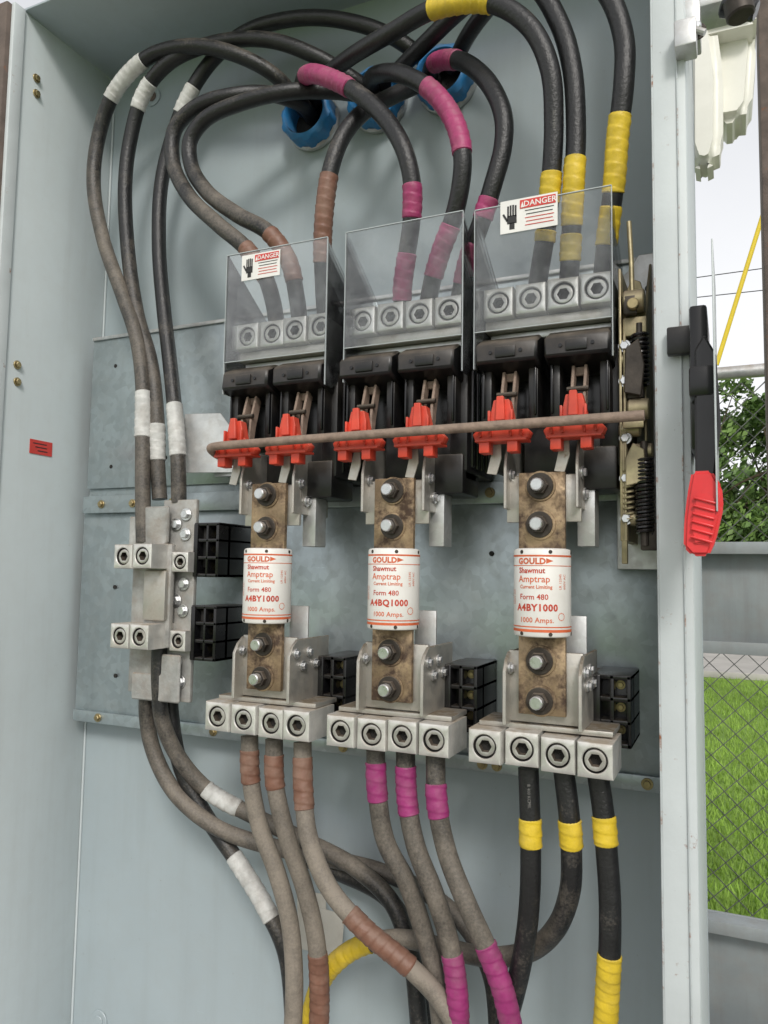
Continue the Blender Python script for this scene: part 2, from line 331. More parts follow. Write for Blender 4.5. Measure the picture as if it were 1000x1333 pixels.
# ================================================================ fuses
for k, xc in enumerate(POLES):
    c = M("cartridge_fuse"); r = .0318; N = 64; yc = Yd(.87)
    def lp(rr, z): return [Vector((xc+math.sin(2*math.pi*i/N)*rr, yc-math.cos(2*math.pi*i/N)*rr, Z0+z)) for i in range(N)]
    c.loft([lp(.001,FZ+.049), lp(r-.004,FZ+.049), lp(r-.001,FZ+.048), lp(r,FZ+.046), lp(r,FZ-.046), lp(r-.001,FZ-.048), lp(r-.004,FZ-.049), lp(.001,FZ-.049)], CER)
    for za, zb, m in ((.0415,.0395,INKR),(.0300,.0292,INKR),(-.0367,-.0380,INKR),(-.0400,-.0430,INKR)):
        c.loft([lp(r+.0002,FZ+za), lp(r+.0002,FZ+zb)], m)
    for a0 in (.5, 1.6, -.55, 2.6, -1.6):
        for zz in (.0448,-.0450):
            q = Vector((math.sin(a0), -math.cos(a0), 0)); p = Vector((xc, yc, Z0+FZ+zz)); c.cyl(p+q*(r-.001), p+q*(r+.0004), .0022, WASH, 10)
    ac = (.42,.30,.12)[k]
    def wr(z, ang=0.): return lambda a, b: Vector((xc+math.sin(ac+ang+a/r)*(r+.0003), yc-math.cos(ac+ang+a/r)*(r+.0003), Z0+FZ+z+b))
    ty = ("A4BY1000","A4BQ1000","A4BY1000")[k]
    c.text("GOULD", .0092, wr(.0315,-.30), INKR, .0004, 1.05)
    c.add([wr(.0318,.36)(a,b) for a,b in [(-.004,0),(.004,.003),(-.004,.006)]], [[0,1,2]], INKR)
    c.text("Shawmut", .0085, wr(.0215,-.30), INKD, .0002)
    c.text("Amptrap", .0105, wr(.0115,-.22), INKR, .0001)
    c.text("Current Limiting", .0056, wr(.0045,-.15), INKR, .0001)
    c.text("Form 480", .0085, wr(-.0075,-.22), INKD, .0001)
    c.text(ty, .0104, wr(-.0198,-.12), INKD, .0004, 1.1)
    c.text("1000 Amps.", .0080, wr(-.0325,-.12), INKR, .0001, 1.03)
    for ang in (-1.25, .80):   # vertical side print
        for q, st in enumerate(("LR 12345","600V AC")):
            c.text(st, .0045, (lambda ang, q: lambda a, b: Vector((xc+math.sin(ac+ang+(-b+.006*q)/r)*(r+.0003), yc-math.cos(ac+ang+(-b+.006*q)/r)*(r+.0003), Z0+FZ+(.012 if ang > 0 else -.005)+a)))(ang, q), INKR)
    for k2 in range(10):
        a = 2*math.pi*k2/10; f = wr(-.026, .80)
        c.add([f(math.cos(a+da)*rr, math.sin(a+da)*rr) for da, rr in ((0,.0045),(.5,.0045),(.5,.0036),(0,.0036))], [[0,1,2,3]], INKR)
    # blades
    for sg in (1,-1):
        z0 = FZ+sg*.048; z1 = FZ+sg*.1365
        c.b2(xc-.0265, xc+.0265, .8665, .8735, min(z0,z1), max(z0,z1), BLADE, .001)
        for zz in (.0765,.1205):
            c.cyl(V(xc-.001, .8665, FZ+sg*zz), V(xc-.001, .8645, FZ+sg*zz), .0175, BLADE, 28, bev=.0006)
            c.bolt(V(xc-.001+random.uniform(-.001,.001), .8650, FZ+sg*zz), .0095)
    c.done()
# ================================================================ switch poles
sw = M("fused_disconnect_switch")
for xc in POLES:
    sw.b2(xc-.078, xc+.080, .945, 1.02, .130, .30, BLACK, .003)
    sw.b2(xc-.030, xc+.080, .905, .95, .118, .185, BLACK, .003)
    sw.b2(xc+.040, xc+.080, .895, .96, .100, .150, BLACK, .003)
    sw.b2(xc+.060, xc+.084, .90, 1.01, .128, .27, BLACK, .004)
    for q in range(4): sw.b2(xc+.064, xc+.0865, .915+.02*q, .922+.02*q, .135, .26, BLACK2, .001)
    for sx in (-.041, .041):
        x = xc+sx
        # arc chute hood: sloped cap, cheeks, throat
        sw.prism([(-.096,.002),(-.05,-.010),(.052,-.010),(.052,.032),(-.02,.040),(-.070,.038),(-.094,.026)], 'yz', V(x,.955,.248), .074, BLACK, .003)
        sw.b2(x-.034, x-.022, .880, .965, .182, .250, BLACK, .003)
        sw.b2(x+.022, x+.034, .880, .965, .182, .250, BLACK, .003)
        sw.b2(x-.030, x+.030, .915, .965, .175, .250, BLACK2, .002)
        for q in (-.018,.018):
            sw.cyl(V(x+q,.864,.262), V(x+q,.8585,.262), .0022, BLACK2, 10)
        sw.b2(x-.012, x+.012, .857, .862, .255, .268, BLACK, .001)
        sw.b2(x-.0325,x-.030,.8755,.884,.188,.245,BLACK2,.0008); sw.b2(x+.030,x+.0325,.8755,.884,.188,.245,BLACK2,.0008)
        for q in (-.007, .007):
            sw.prism([(-.004,-.035),(.006,-.035),(.012,.0),(.024,.040),(.012,.046),(.0,.01)], 'yz', V(x+q,.868,.197), .0035, ROD, .0006)
        sw.prism([(-.009,.0),(.009,.0),(.0075,.010),(-.0075,.010)], 'xz', V(x,.888,.232), .004, ROD, .0006)
        sw.cyl(V(x-.012,.868,.212), V(x+.012,.868,.212), .003, WASH, 10)
        # red insulating yoke
        sw.prism([(-.031,-.013),(.031,-.013),(.034,-.006),(.028,.000),(.014,.010),(.009,.033),(-.009,.033),(-.014,.010),(-.028,.000),(-.034,-.006)], 'xz', V(x,.850,.168), .014, RED, .0008)
        sw.prism([(-.0055,.0),(.0055,.0),(.004,.028),(-.004,.028)], 'xz', V(x,.840,.176), .006, RED, .0008)
        for q in (-.020,.013):
            sw.b2(x+q-.006, x+q+.006, .842, .860, .140, .157, RED, .001)
        sw.b2(x-.030, x+.030, .839, .862, .1525, .1555, RED, .0005)
        for q in (-.024,-.012,.012,.024):
            sw.prism([(-.0012,-.008),(.0012,-.008),(.0012,.006-abs(q)*.2),(-.0012,.006-abs(q)*.2)], 'xz', V(x+q,.841,.166), .004, RED, .0003)
        sw.b2(x-.0145,x-.012,.838,.844,.172,.188,RED,.0005); sw.b2(x+.012,x+.0145,.838,.844,.172,.188,RED,.0005)
    tab = [(-.045,-.058),(.05,-.058),(.05,.030),(-.012,.030),(-.030,.020),(-.040,.006),(-.045,-.01)]
    for sx in (-.041, .041):
        sw.prism(tab, 'yz', V(xc+sx, .905, .135), .0035, TIN, .0008)
        for q, zz in ((-.028,.118),(-.012,.095),(.008,.118)):
            sw.bolt(V(xc+sx+.0018, .905+q, zz), .0045, (1,0,0), mat=BOLT, stud=False)
    sw.b2(xc-.043, xc+.043, .876, .8815, .062, .116, TIN, .001)
    sw.b2(xc-.043, xc+.043, .878, .95, .112, .117, TIN, .001)
    sw.b2(xc+.034, xc+.054, .90, .93, .035, .120, GALVB, .001)
    for sx in (-.055,.024):
        sw.prism([(-.007,-.02),(.005,-.02),(.008,.0),(.004,.02),(-.004,.02)], 'xz', V(xc+sx,.868,.138), .002, TIN, .0004, rot=(0,.15,0))
    for i in range(4):
        lug(sw, xc+(i-1.5)*.0395, .89, .334)
    sw.b2(xc-.078, xc+.080, .90, 1.015, .300, .3135, TIN, .002)
    sw.b2(xc-.074, xc+.078, .91, 1.018, .2895, .299, GALVB, .002)
    sw.b2(xc-.07, xc+.075, .958, 1.0, .27, .289, BLACK, .002)
# operating rod
pts = [V(-.625,.90,.150), V(-.637,.872,.155), V(-.640,.848,.1605), V(-.634,.832,.1645), V(-.618,.8265,.1655)]
def cat(P, per=10):
    out = []; n = len(P)
    for i in range(n-1):
        p0 = P[max(i-1,0)] if i else P[0]*2-P[1]; p3 = P[i+2] if i+2 < n else P[-1]*2-P[-2]; p1, p2 = P[i], P[i+1]
        t0 = 0; al = .5
        t1 = t0+max((p1-p0).length,1e-6)**al; t2 = t1+max((p2-p1).length,1e-6)**al; t3 = t2+max((p3-p2).length,1e-6)**al
        for k in range(per):
            tt = t1+(t2-t1)*k/per
            A1 = p0*((t1-tt)/(t1-t0))+p1*((tt-t0)/(t1-t0)); A2 = p1*((t2-tt)/(t2-t1))+p2*((tt-t1)/(t2-t1)); A3 = p2*((t3-tt)/(t3-t2))+p3*((tt-t2)/(t3-t2))
            B1 = A1*((t2-tt)/(t2-t0))+A2*((tt-t0)/(t2-t0)); B2 = A2*((t3-tt)/(t3-t1))+A3*((tt-t1)/(t3-t1))
            out.append(B1*((t2-tt)/(t2-t1))+B2*((tt-t1)/(t2-t1)))
    out.append(P[-1].copy()); return out
sw.tube(cat(pts)+[V(-.5,.826,.1665), V(-.3,.826,.1675), V(-.08,.826,.168)], .0056, ROD, 14)
sw.done()
# ================================================================ shields
for k, xc in enumerate(POLES):
    c = M("clear_safety_shield"); xs = (.003,.008,0)[k]; x0, x1 = xc-.080+xs, xc+.080+xs; zb, zt = .290, (.443,.444,.441)[k]; df_ = .863
    c.b2(x0, x1, df_, df_+.0018, zb, zt, CLEAR, 0)
    for x in (x0, x1-.0018):
        pr = [(0,zb-.045),(.02,zb-.045),(.10,zb+.02),(.155,zb+.06),(.155,zt-.10),(.0,zt)]
        c.prism([(a, b) for a, b in pr], 'yz', V(x+.0009, df_+.002, 0), .0018, CLEAR, 0)
    for (a, b, e, f) in ((x0-.0003,x1+.0003,zt,zt+.0010),(x0-.0003,x1+.0003,zb-.0008,zb),(x0-.0008,x0,zb-.045,zt),(x1,x1+.0008,zb-.045,zt)):
        c.b2(a, b, df_-.0002, df_+.0020, e, f, CLEARE, 0)
    if k != 1:
        lx = (xc-.018, 0, xc-.012)[k]; lz = (zt-.023, 0, zt-.016)[k]; w, h = ((.062,.036),(0,0),(.068,.040))[k]
        lx -= .002
        c.box(V(lx, df_-.001, lz), (w,.0008,h), WHITEL, 0)
        fn = lambda dx, dz: (lambda a, b: V(lx+dx+a, df_-.0022, lz+dz+b))
        c.box(V(lx+w*.16, df_-.0017, lz+h*.31), (w*.62,.0004,h*.26), REDL, 0)
        c.text("DANGER", h*.24, fn(w*.20, h*.225), WHITEL, .0001)
        c.add([V(lx+a, df_-.0022, lz+b) for a, b in [(-w*.135,h*.21),(-w*.075,h*.21),(-w*.105,h*.39)]], [[0,1,2]], WHITEL)
        for i in range(5):
            ww = w*(.50-.04*(i%2)); c.box(V(lx+w*.19, df_-.0017, lz+h*(.10-.11*i)), (ww,.0003,h*.022), INKK if i < 2 else REDL, 0)
        hx = lx-w*.30
        for i in range(4):
            c.box(V(hx+w*(.045*i-.06), df_-.0017, lz+h*(.18-.02*abs(i-1.5))), (w*.03,.0003,h*.34), INKK, 0)
        c.box(V(hx+.0005, df_-.0017, lz-h*.10), (w*.17,.0003,h*.25), INKK, 0)
        c.box(V(hx-w*.11, df_-.0017, lz-h*.02), (w*.035,.0003,h*.26), INKK, 0, rot=(0,-.5,0))
        c.box(V(hx+w*.01, df_-.0017, lz-h*.30), (w*.09,.0003,h*.2), INKK, 0)
    c.done()
# ================================================================ load terminals
for xc in POLES:
    c = M("load_terminal_lugs")
    for i in range(4):
        lug(c, xc+(i-1.5)*.0405, .850+(.004 if i in (1,2) else 0), -.192, .0375, .066)
    c.b2(xc-.074, xc+.076, .872, .93, -.1725, -.1665, TIN, .001)
    tab = [(-.050,-.02),(.055,-.02),(.055,.060),(-.030,.060),(-.042,.052),(-.050,.04)]
    for sx in (-.040,.044):
        c.prism(tab, 'yz', V(xc+sx, .905, -.147), .004, TIN, .0008)
        for q, zz in ((-.035,-.105),(-.018,-.122),(-.002,-.105),(.016,-.122)):
            c.bolt(V(xc+sx+.002, .905+q, zz), .0042, (1,0,0), mat=BOLT, stud=False)
    c.b2(xc-.040, xc+.044, .876, .882, -.165, -.085, TIN, .001)
    c.b2(xc+.014, xc+.043, .905, .909, -.15, -.045, GALVB, .001)
    x0, x1 = xc+.044, xc+.088
    c.b2(x0, x0+.01, .93, 1.02, -.195, -.113, BLACK2, .002)
    c.b2(x0, x1, .955, .962, -.195, -.113, BLACK2, .001)
    for zz in (-.195,-.169,-.143,-.118): c.b2(x0, x1, .932, 1.02, zz, zz+.005, BLACK2, .001)
    c.b2(x1-.005, x1, .932, 1.02, -.195, -.113, BLACK2, .001)
    for zz in (-.181,-.155,-.129): c.bolt(V(x1-.014, .955, zz+.003), .0035, mat=BRASS, stud=False)
    c.b2(x0+.02, x0+.025, .932, .958, -.195, -.113, BLACK2, .001)
    c.b2(x0-.01, x0+.03, .96, 1.02, -.19, -.115, BLACK, .003)
    c.done()
# ================================================================ neutral assembly
c = M("neutral_terminal_assembly")
ZN = mk("zinc_cast", (.44,.44,.425), .6, metal=.5, vary=.35, scale=30, spots=.6, updust=.7, bump=.4)
c.b2(-.845, -.792, .925, .933, -.185, .075, ZN, .002)
c.b2(-.798, -.735, .935, .943, -.195, .108, ZN, .002)
c.prism([(-.03,-.04),(.0,-.04),(.045,-.01),(.045,.045),(.0,.045),(-.012,.03),(-.03,.03)], 'xz', V(-.82,.922,.052), .007, ZN, .002)
c.prism([(-.035,-.04),(.055,-.04),(.055,.03),(.02,.03),(.02,.0),(-.035,.0)], 'xz', V(-.80,.924,-.155), .006, ZN, .002)
for z in (.021,-.097):
    lug(c, -.826, .880, z, .036, .055, .012); lug(c, -.787, .880, z, .036, .06, .012)
    lug(c, -.748, .915, z-.008, .030, .05, .010)
c.b2(-.808,-.766,.908,.918,-.075,.0,TIN,.003)
c.b2(-.812,-.762,.915,.925,-.115,.04,ZN,.003)
for (x, z) in ((-.752,.085),(-.752,.055),(-.752,-.02),(-.765,-.045),(-.752,-.06),(-.76,-.135),(-.752,-.165),(-.835,.06),(-.77,.07)):
    c.bolt(V(x, .934, z), .006, mat=BOLT, stud=False)
for zc in (.035,-.088):
    x0, x1 = -.735, -.690
    c.b2(x0, x0+.008, .93, 1.02, zc-.044, zc+.036, BLACK2, .002)
    c.b2(x0, x1, .955, .962, zc-.044, zc+.036, BLACK2, .001)
    for q in (-.044,-.018,.008,.032): c.b2(x0, x1, .932, 1.02, zc+q, zc+q+.005, BLACK2, .001)
    c.b2(x1-.005, x1, .932, 1.02, zc-.044, zc+.036, BLACK2, .001); c.b2(x0+.022, x0+.026, .932, .958, zc-.044, zc+.036, BLACK2, .001)
    for q in (-.029,-.002,.022): c.bolt(V(x1-.012, .955, zc+q), .004, mat=BRASS, stud=False)
    c.b2(x0-.02, x0+.02, .945, 1.02, zc-.03, zc+.03, BLACK, .003)
c.done()
# ================================================================ mechanism on the right
c = M("switch_operating_mechanism"); u = .02
c.prism([(-.05,-.150),(.09,-.150),(.09,.14),(.02,.15),(-.01,.15),(-.03,.12),(-.05,.08)], 'yz', V(-.106,.93,.17+u), .003, ZINCY, .0008)
c.prism([(-.03,-.150),(.09,-.150),(.09,.20),(.05,.20),(.0,.14),(-.03,.08)], 'yz', V(-.086,.93,.17+u), .003, ZINCY, .0008)
c.prism([(-.022,-.06),(.010,-.06),(.012,.03),(.006,.055),(-.004,.060),(-.012,.04)], 'xz', V(-.096,.905,.265+u), .004, ZINCY, .0008)
for (x, z, r_) in ((-.094,.292,.013),(-.090,.168,.012),(-.1,.225,.007),(-.087,.12,.009),(-.10,.145,.008),(-.09,.045,.008)):
    c.cyl(V(x-.013,.888,z+u), V(x+.010,.888,z+u), r_, ZINCY, 24, bev=.0015)
c.box(V(-.095,.889,.262+u), (.026,.012,.022), ZINCY, .002); c.box(V(-.099,.880,.285+u), (.014,.01,.022), WASH, .002)
c.cyl(V(-.095,.874,.283+u), V(-.095,.866,.283+u), .0065, BRASS, 16, bev=.001)
def coil(x, z0, z1, r_, turns, wr_, d, mat):
    n = int(turns*14); c.tube([V(x+math.cos(i/14*2*math.pi)*r_, d+math.sin(i/14*2*math.pi)*r_, z0+(z1-z0)*i/n) for i in range(n+1)], wr_, mat, 6)
coil(-.090, .215, .272, .009, 11, .0018, .885, BLACK2); coil(-.086, .048, .13, .0085, 20, .0018, .88, BLACK2); coil(-.103, .06, .12, .006, 10, .0015, .885, ZINCY)
c.cyl(V(-.090,.885,.20),V(-.090,.885,.285),.004,WASH,10); c.cyl(V(-.086,.88,.035),V(-.086,.88,.15),.004,WASH,10)
c.box(V(-.108,.886,.09), (.006,.01,.15), ZINCY, .001); c.box(V(-.082,.886,.045), (.018,.012,.03), WASH, .002)
c.box(V(-.096,.872,.17), (.022,.006,.012), ZINCY, .001); c.box(V(-.096,.89,.205), (.02,.012,.01), WASH, .001)
c.prism([(-.010,-.03),(.008,-.035),(.012,.0),(.006,.03),(-.008,.02)], 'xz', V(-.096,.876,.235), .005, WASH, .001)
c.prism([(-.012,-.02),(.010,-.015),(.008,.02),(-.004,.028),(-.012,.012)], 'xz', V(-.093,.874,.12), .004, ZINCY, .001)
c.tube([V(-.100,.885,.405), V(-.098,.885,.36), V(-.097,.884,.30)], .0028, ZINCY, 10)
for z in (.065,.11,.155,.22,.26): c.bolt(V(-.106,.884,z), .0045, mat=BOLT, stud=False)
c.b2(-.112,-.109,.88,1.02,.04,.35,ZINCY,.001)
c.prism([(-.027,-.19),(.021,-.19),(.021,.205),(.002,.205),(-.012,.185),(-.027,.17)], 'xz', V(-.102,.985,.20), .003, GALVB, .0008)
for z in (.24,.28,.32,.36): c.cyl(V(-.089,.984,z), V(-.089,.9825,z), .004, DARK, 12)
c.done()
# ================================================================ handle outside
c = M("disconnect_handle")
c.b2(-.0345,-.018, .80, .90, .125, .27, BLACK2, .003)
c.b2(-.058,-.030, .836, .846, .232, .262, BLACK, .002)
c.prism([(-.010,-.075),(.006,-.080),(.013,-.02),(.010,.045),(.000,.065),(-.009,.05)], 'xz', V(-.020,.775,.165), .018, BLACK2, .002)
c.b2(-.034,-.012,.765,.80,.17,.20,BLACK2,.003)
c.b2(-.012,-.0105,.74,.87,.06,.31,CLEARE,.0005)
# faceted paddle grip
c.prism([(-.011,.041),(.006,.041),(.014,.026),(.015,.008),(.008,-.022),(.002,-.036),(-.012,-.036),(-.019,-.028),(-.018,-.004),(-.015,.020)], 'xz', V(-.021,.757,.0565), .024, REDH, .003, seg=3)
c.prism([(-.008,.020),(.008,.017),(.010,.004),(.003,-.024),(-.010,-.026),(-.013,-.010)], 'xz', V(-.021,.7455,.0565), .006, REDH, .0015, seg=2)
for i, z in enumerate((.070,.063,.056,.049,.042,.035)): c.box(V(-.0215-.0006*i,.7418,z), (.019,.003,.0020), REDH, .0008, rot=(0,.3,0))
c.done(28)
# ================================================================ CABLES
def cable(pts, tapes=(), dust=((0,.2),), r=.0118, per=10, dz=0., mark=None):
    c = M("power_cable"); P = [W(*p) for p in pts]; S = cat(P, per); n = len(S)
    j = random.random()*10
    if pts[0][1] < 720: dz = -.13
    def dv(u):
        pr = dust
        if u <= pr[0][0]: return pr[0][1]+dz
        for a, b in zip(pr, pr[1:]):
            if u <= b[0]: return a[1]+(b[1]-a[1])*(u-a[0])/(b[0]-a[0])+dz
        return pr[-1][1]+dz
    c.tube(S, r, CAB, 18, lambda i: dv(i/per))
    def at(u):
        u = min(max(u*per, 0), n-1.001); k = int(u); return S[k].lerp(S[k+1], u-k)
    for (u0, u1, m) in tapes:
        L = sum((at(u0+(u1-u0)*(k+1)/20)-at(u0+(u1-u0)*k/20)).length for k in range(20)); q = max(8, int(L/.0012))
        pp = [at(u0+(u1-u0)*k/q) for k in range(q+1)]; pitch = random.uniform(.011,.015)
        # spiral-wrapped tape: stepped edge runs round the cable
        T = [(pp[min(i+1,q)]-pp[max(i-1,0)]).normalized() for i in range(q+1)]; a = T[0].orthogonal().normalized(); loops = []; l = 0; sg = 20
        for i in range(q+1):
            if i: l += (pp[i]-pp[i-1]).length; a = T[i-1].rotation_difference(T[i]) @ a
            a = (a-T[i]*a.dot(T[i])).normalized(); b = T[i].cross(a); lp_ = []
            for k in range(sg):
                f = ((l+j*.01)/pitch + k/sg) % 1.0
                rr = r+.0007+.0009*f+.00025*math.sin(l*700+k*1.3)*math.sin(k*2+l*210) if 0 < i < q else r-.0002
                lp_.append(pp[i]+a*math.cos(2*math.pi*k/sg)*rr+b*math.sin(2*math.pi*k/sg)*rr)
            loops.append(lp_)
        c.loft(loops, m)
    if mark:   # small legend printed along the jacket
        u0, st = mark
        def fn(a, b):
            Lr = (at(u0+.3)-at(u0-.3)).length/.6; uu = u0 + a/Lr; p = at(uu); Tn = (at(uu+.05)-at(uu-.05)).normalized()
            q = (C-p); q = (q-Tn*q.dot(Tn)).normalized(); sd_ = Tn.cross(q); ang = (b-.002)/r
            return p + q*math.cos(ang)*(r+.0003) - sd_*math.sin(ang)*(r+.0003)
        c.text(st, .0048, fn, PRINT)
    return c.done(40)
PRINT = mk("jacket_print", (.20,.195,.185), .6, vary=.6, scale=90)
W_, Y_, P_, B_ = TW, TY, TM, TB
LG = "CONDUMEX  VULCANEL"
# neutral (white)
cable([(187,706,.925),(186,640,.925),(186,570,.93),(186,500,.935),(178,440,.94),(158,380,.945),(134,310,.95),(122,240,.95),(128,180,.95),(148,122,.945),(192,75,.94),(250,60,.945),(310,72,.96),(360,100,.99),(398,146,1.05)],
      [(2.0,2.85,W_),(8.85,9.9,W_)], ((0,.5),(4,.5),(6,.65),(8,.25),(10,.15),(12,.25)))
cable([(208,650,.945),(205,600,.945),(204,540,.945),(196,470,.95),(179,410,.955),(167,330,.96),(163,240,.96),(170,180,.96),(188,120,.955),(222,80,.95),(280,56,.96),(350,52,.97),(415,75,.99),(462,104,1.02),(488,122,1.05)],
      [(1.0,1.8,W_),(7.6,8.3,W_)], ((0,.5),(4,.35),(7,-.05),(10,.1)), mark=(6.2, LG))
cable([(233,655,.945),(232,600,.945),(228,540,.95),(221,470,.96),(213,400,.97),(207,320,.98),(210,240,.985),(224,180,.985),(244,128,.98),(275,80,.98),(320,42,.98),(385,24,.98),(450,27,.99),(515,50,1.01),(574,96,1.05)],
      [(1.1,2.2,W_),(7.6,8.3,W_)], ((0,.45),(3,.15),(7,-.05),(10,-.05)))
# pole 1 line side (brown)
cable([(361,428,.925),(356,395,.92),(345,360,.91),(322,325,.90),(285,293,.90),(246,255,.91),(225,210,.92),(228,168,.92),(258,138,.92),(305,124,.93),(350,122,.96),(392,136,1.0),(408,156,1.05)],
      [(1.9,3.1,B_)], ((0,.2),(4,.5),(6,.2),(9,.1)))
cable([(391,425,.925),(386,385,.92),(376,340,.91),(350,303,.90),(310,280,.90),(270,250,.91),(249,215,.92),(248,182,.92),(268,155,.92),(310,135,.92),(370,120,.93),(420,118,.96),(465,122,1.0),(492,128,1.05)],
      [(1.4,3.0,B_)], ((0,.2),(4,.5),(6,.15),(9,.1),(12,.0)))
cable([(424,418,.925),(421,375,.915),(420,320,.90),(424,260,.89),(432,215,.89),(448,175,.90),(472,147,.92),(505,128,.96),(540,112,1.0),(566,104,1.05)],
      [(1.6,3.7,B_)], ((0,.25),(4,.1),(9,.0)))
# pole 2 (magenta)
cable([(524,408,.925),(524,375,.915),(530,330,.905),(536,285,.895),(536,235,.885),(524,190,.88),(496,148,.885),(456,115,.89),(415,97,.90),(397,100,.94),(392,118,.99),(396,140,1.05)],
      [(.5,2.0,P_),(3.0,3.9,P_),(7.0,8.9,P_)], ((0,.3),(3,.3),(5,.0)))
cable([(556,405,.925),(562,370,.915),(575,325,.905),(590,285,.895),(600,240,.885),(602,200,.88),(590,155,.885),(562,118,.89),(522,96,.90),(490,97,.94),(482,108,1.0),(486,118,1.05)],
      [(1.2,2.8,P_),(5.0,7.2,P_)], ((0,.3),(3,-.02)))
cable([(596,402,.925),(602,370,.915),(612,330,.905),(628,285,.895),(642,240,.89),(655,190,.89),(655,150,.89),(636,108,.90),(602,80,.93),(570,80,.97),(560,92,1.01),(562,104,1.05)],
      [(1.0,2.3,P_),(3.0,3.6,P_),(8.2,9.3,P_)], ((0,.3),(3,-.02),(6,-.1)))
# pole 3 (yellow)
cable([(697,392,.925),(703,350,.915),(711,300,.905),(717,240,.89),(721,160,.88),(716,90,.87),(690,35,.865),(640,4,.865),(570,10,.87),(510,42,.89),(455,75,.93),(420,105,.98),(404,142,1.05)],
      [(1.7,2.0,Y_),(2.6,3.2,Y_),(7.0,8.15,Y_)], ((0,.2),(3,.0)), mark=(4.0, "400 KCMIL"))
cable([(739,388,.925),(742,345,.915),(744,300,.905),(747,240,.89),(750,170,.885),(745,90,.88),(728,30,.88),(690,-25,.885),(645,-20,.91),(600,12,.94),(560,50,.97),(520,90,1.01),(496,114,1.05)],
      [(1.1,1.9,Y_),(2.1,3.5,Y_)], ((0,.2),(3,-.04)))
cable([(784,382,.925),(787,340,.915),(793,290,.905),(800,235,.89),(804,180,.88),(812,110,.87),(812,50,.87),(790,-10,.87),(745,-45,.885),(690,-35,.92),(645,0,.96),(610,45,1.0),(588,90,1.05)],
      [(1.4,2.4,Y_),(2.7,4.45,Y_)], ((0,.2),(3,-.04)))
# lower neutral
cable([(208,835,.93),(207,890,.93),(212,940,.935),(234,988,.95),(272,1030,.97),(330,1062,.985),(400,1096,.99),(460,1128,.99),(510,1175,.985),(535,1245,.98),(548,1360,.97)],
      [(3.9,4.7,W_)], ((0,.0),(2,.3),(3,.5),(7,.5),(8,.05)))
cable([(193,880,.94),(191,930,.945),(200,978,.95),(228,1032,.955),(280,1076,.965),(345,1100,.98),(420,1116,1.0),(500,1136,1.01),(560,1165,1.01),(610,1210,1.0),(640,1270,.99),(650,1360,.98)],
      [], ((0,.2),(3,.6),(6,.5),(8,.25)))
cable([(222,870,.955),(223,930,.96),(236,1000,.965),(268,1062,.975),(308,1120,.975),(345,1180,.97),(372,1240,.97),(384,1360,.97)],
      [(3.9,5.3,W_)], ((0,.0),(3,.0),(4,.1),(7,.2)))
cable([(560,1360,1.0),(545,1290,1.0),(540,1230,1.01),(505,1170,1.015),(440,1135,1.015),(400,1118,1.01)], [], ((0,.0),))
# pole 1 load
HD = ((0,.55),(2,.85),(9,1.0))
cable([(325,958,.885),(326,1010,.885),(338,1075,.89),(360,1135,.895),(377,1200,.90),(383,1270,.90),(380,1370,.90)], [(.35,1.15,B_)], HD)
cable([(357,962,.885),(358,1020,.885),(374,1090,.89),(396,1155,.90),(411,1220,.905),(416,1290,.91),(414,1370,.91)], [(.35,1.1,B_),(4.3,5.6,B_)], HD)
cable([(394,966,.885),(395,1030,.88),(402,1090,.875),(428,1155,.875),(475,1210,.88),(530,1256,.89),(572,1300,.90),(612,1370,.90)], [(.3,1.4,B_),(3.6,5.1,B_)], HD)
# pole 2 load
MD = ((0,.2),(1,.35),(2,.5),(6,.6))
cable([(489,976,.885),(491,1030,.885),(502,1095,.89),(530,1150,.90),(549,1205,.91),(566,1270,.915),(578,1370,.92)], [(.3,1.2,TMB)], MD)
cable([(528,978,.885),(530,1040,.885),(541,1100,.885),(566,1165,.89),(586,1230,.90),(595,1290,.90),(598,1370,.905)], [(.3,1.35,TMB),(4.2,5.6,TMB)], MD)
cable([(567,982,.885),(569,1045,.88),(582,1110,.88),(607,1175,.88),(634,1235,.885),(655,1290,.89),(672,1370,.90)], [(.6,1.3,TMB),(3.9,5.6,TMB)], MD)
# pole 3 load
cable([(688,1000,.885),(690,1060,.885),(691,1110,.885),(690,1165,.89),(684,1225,.90),(672,1285,.91),(648,1370,.93)], [(1.1,1.85,Y_)], ((0,-.15),(2,-.05),(4,.1)), mark=(.55, "B 400 KCMIL"))
cable([(734,1003,.885),(741,1062,.885),(744,1110,.89),(742,1160,.90),(724,1208,.92),(690,1238,.94),(640,1246,.95),(585,1236,.955),(520,1222,.96),(460,1236,.955),(420,1275,.95),(396,1360,.95)],
      [(1.1,1.85,Y_),(8.6,10.7,Y_)], ((0,-.1),(2,.0),(5,.5),(8,.65)))
cable([(778,1005,.885),(786,1062,.885),(790,1110,.885),(794,1170,.885),(794,1230,.885),(791,1290,.89),(786,1370,.90)], [(1.0,1.8,Y_),(4.2,5.6,Y_)], ((0,-.15),(3,-.05)))
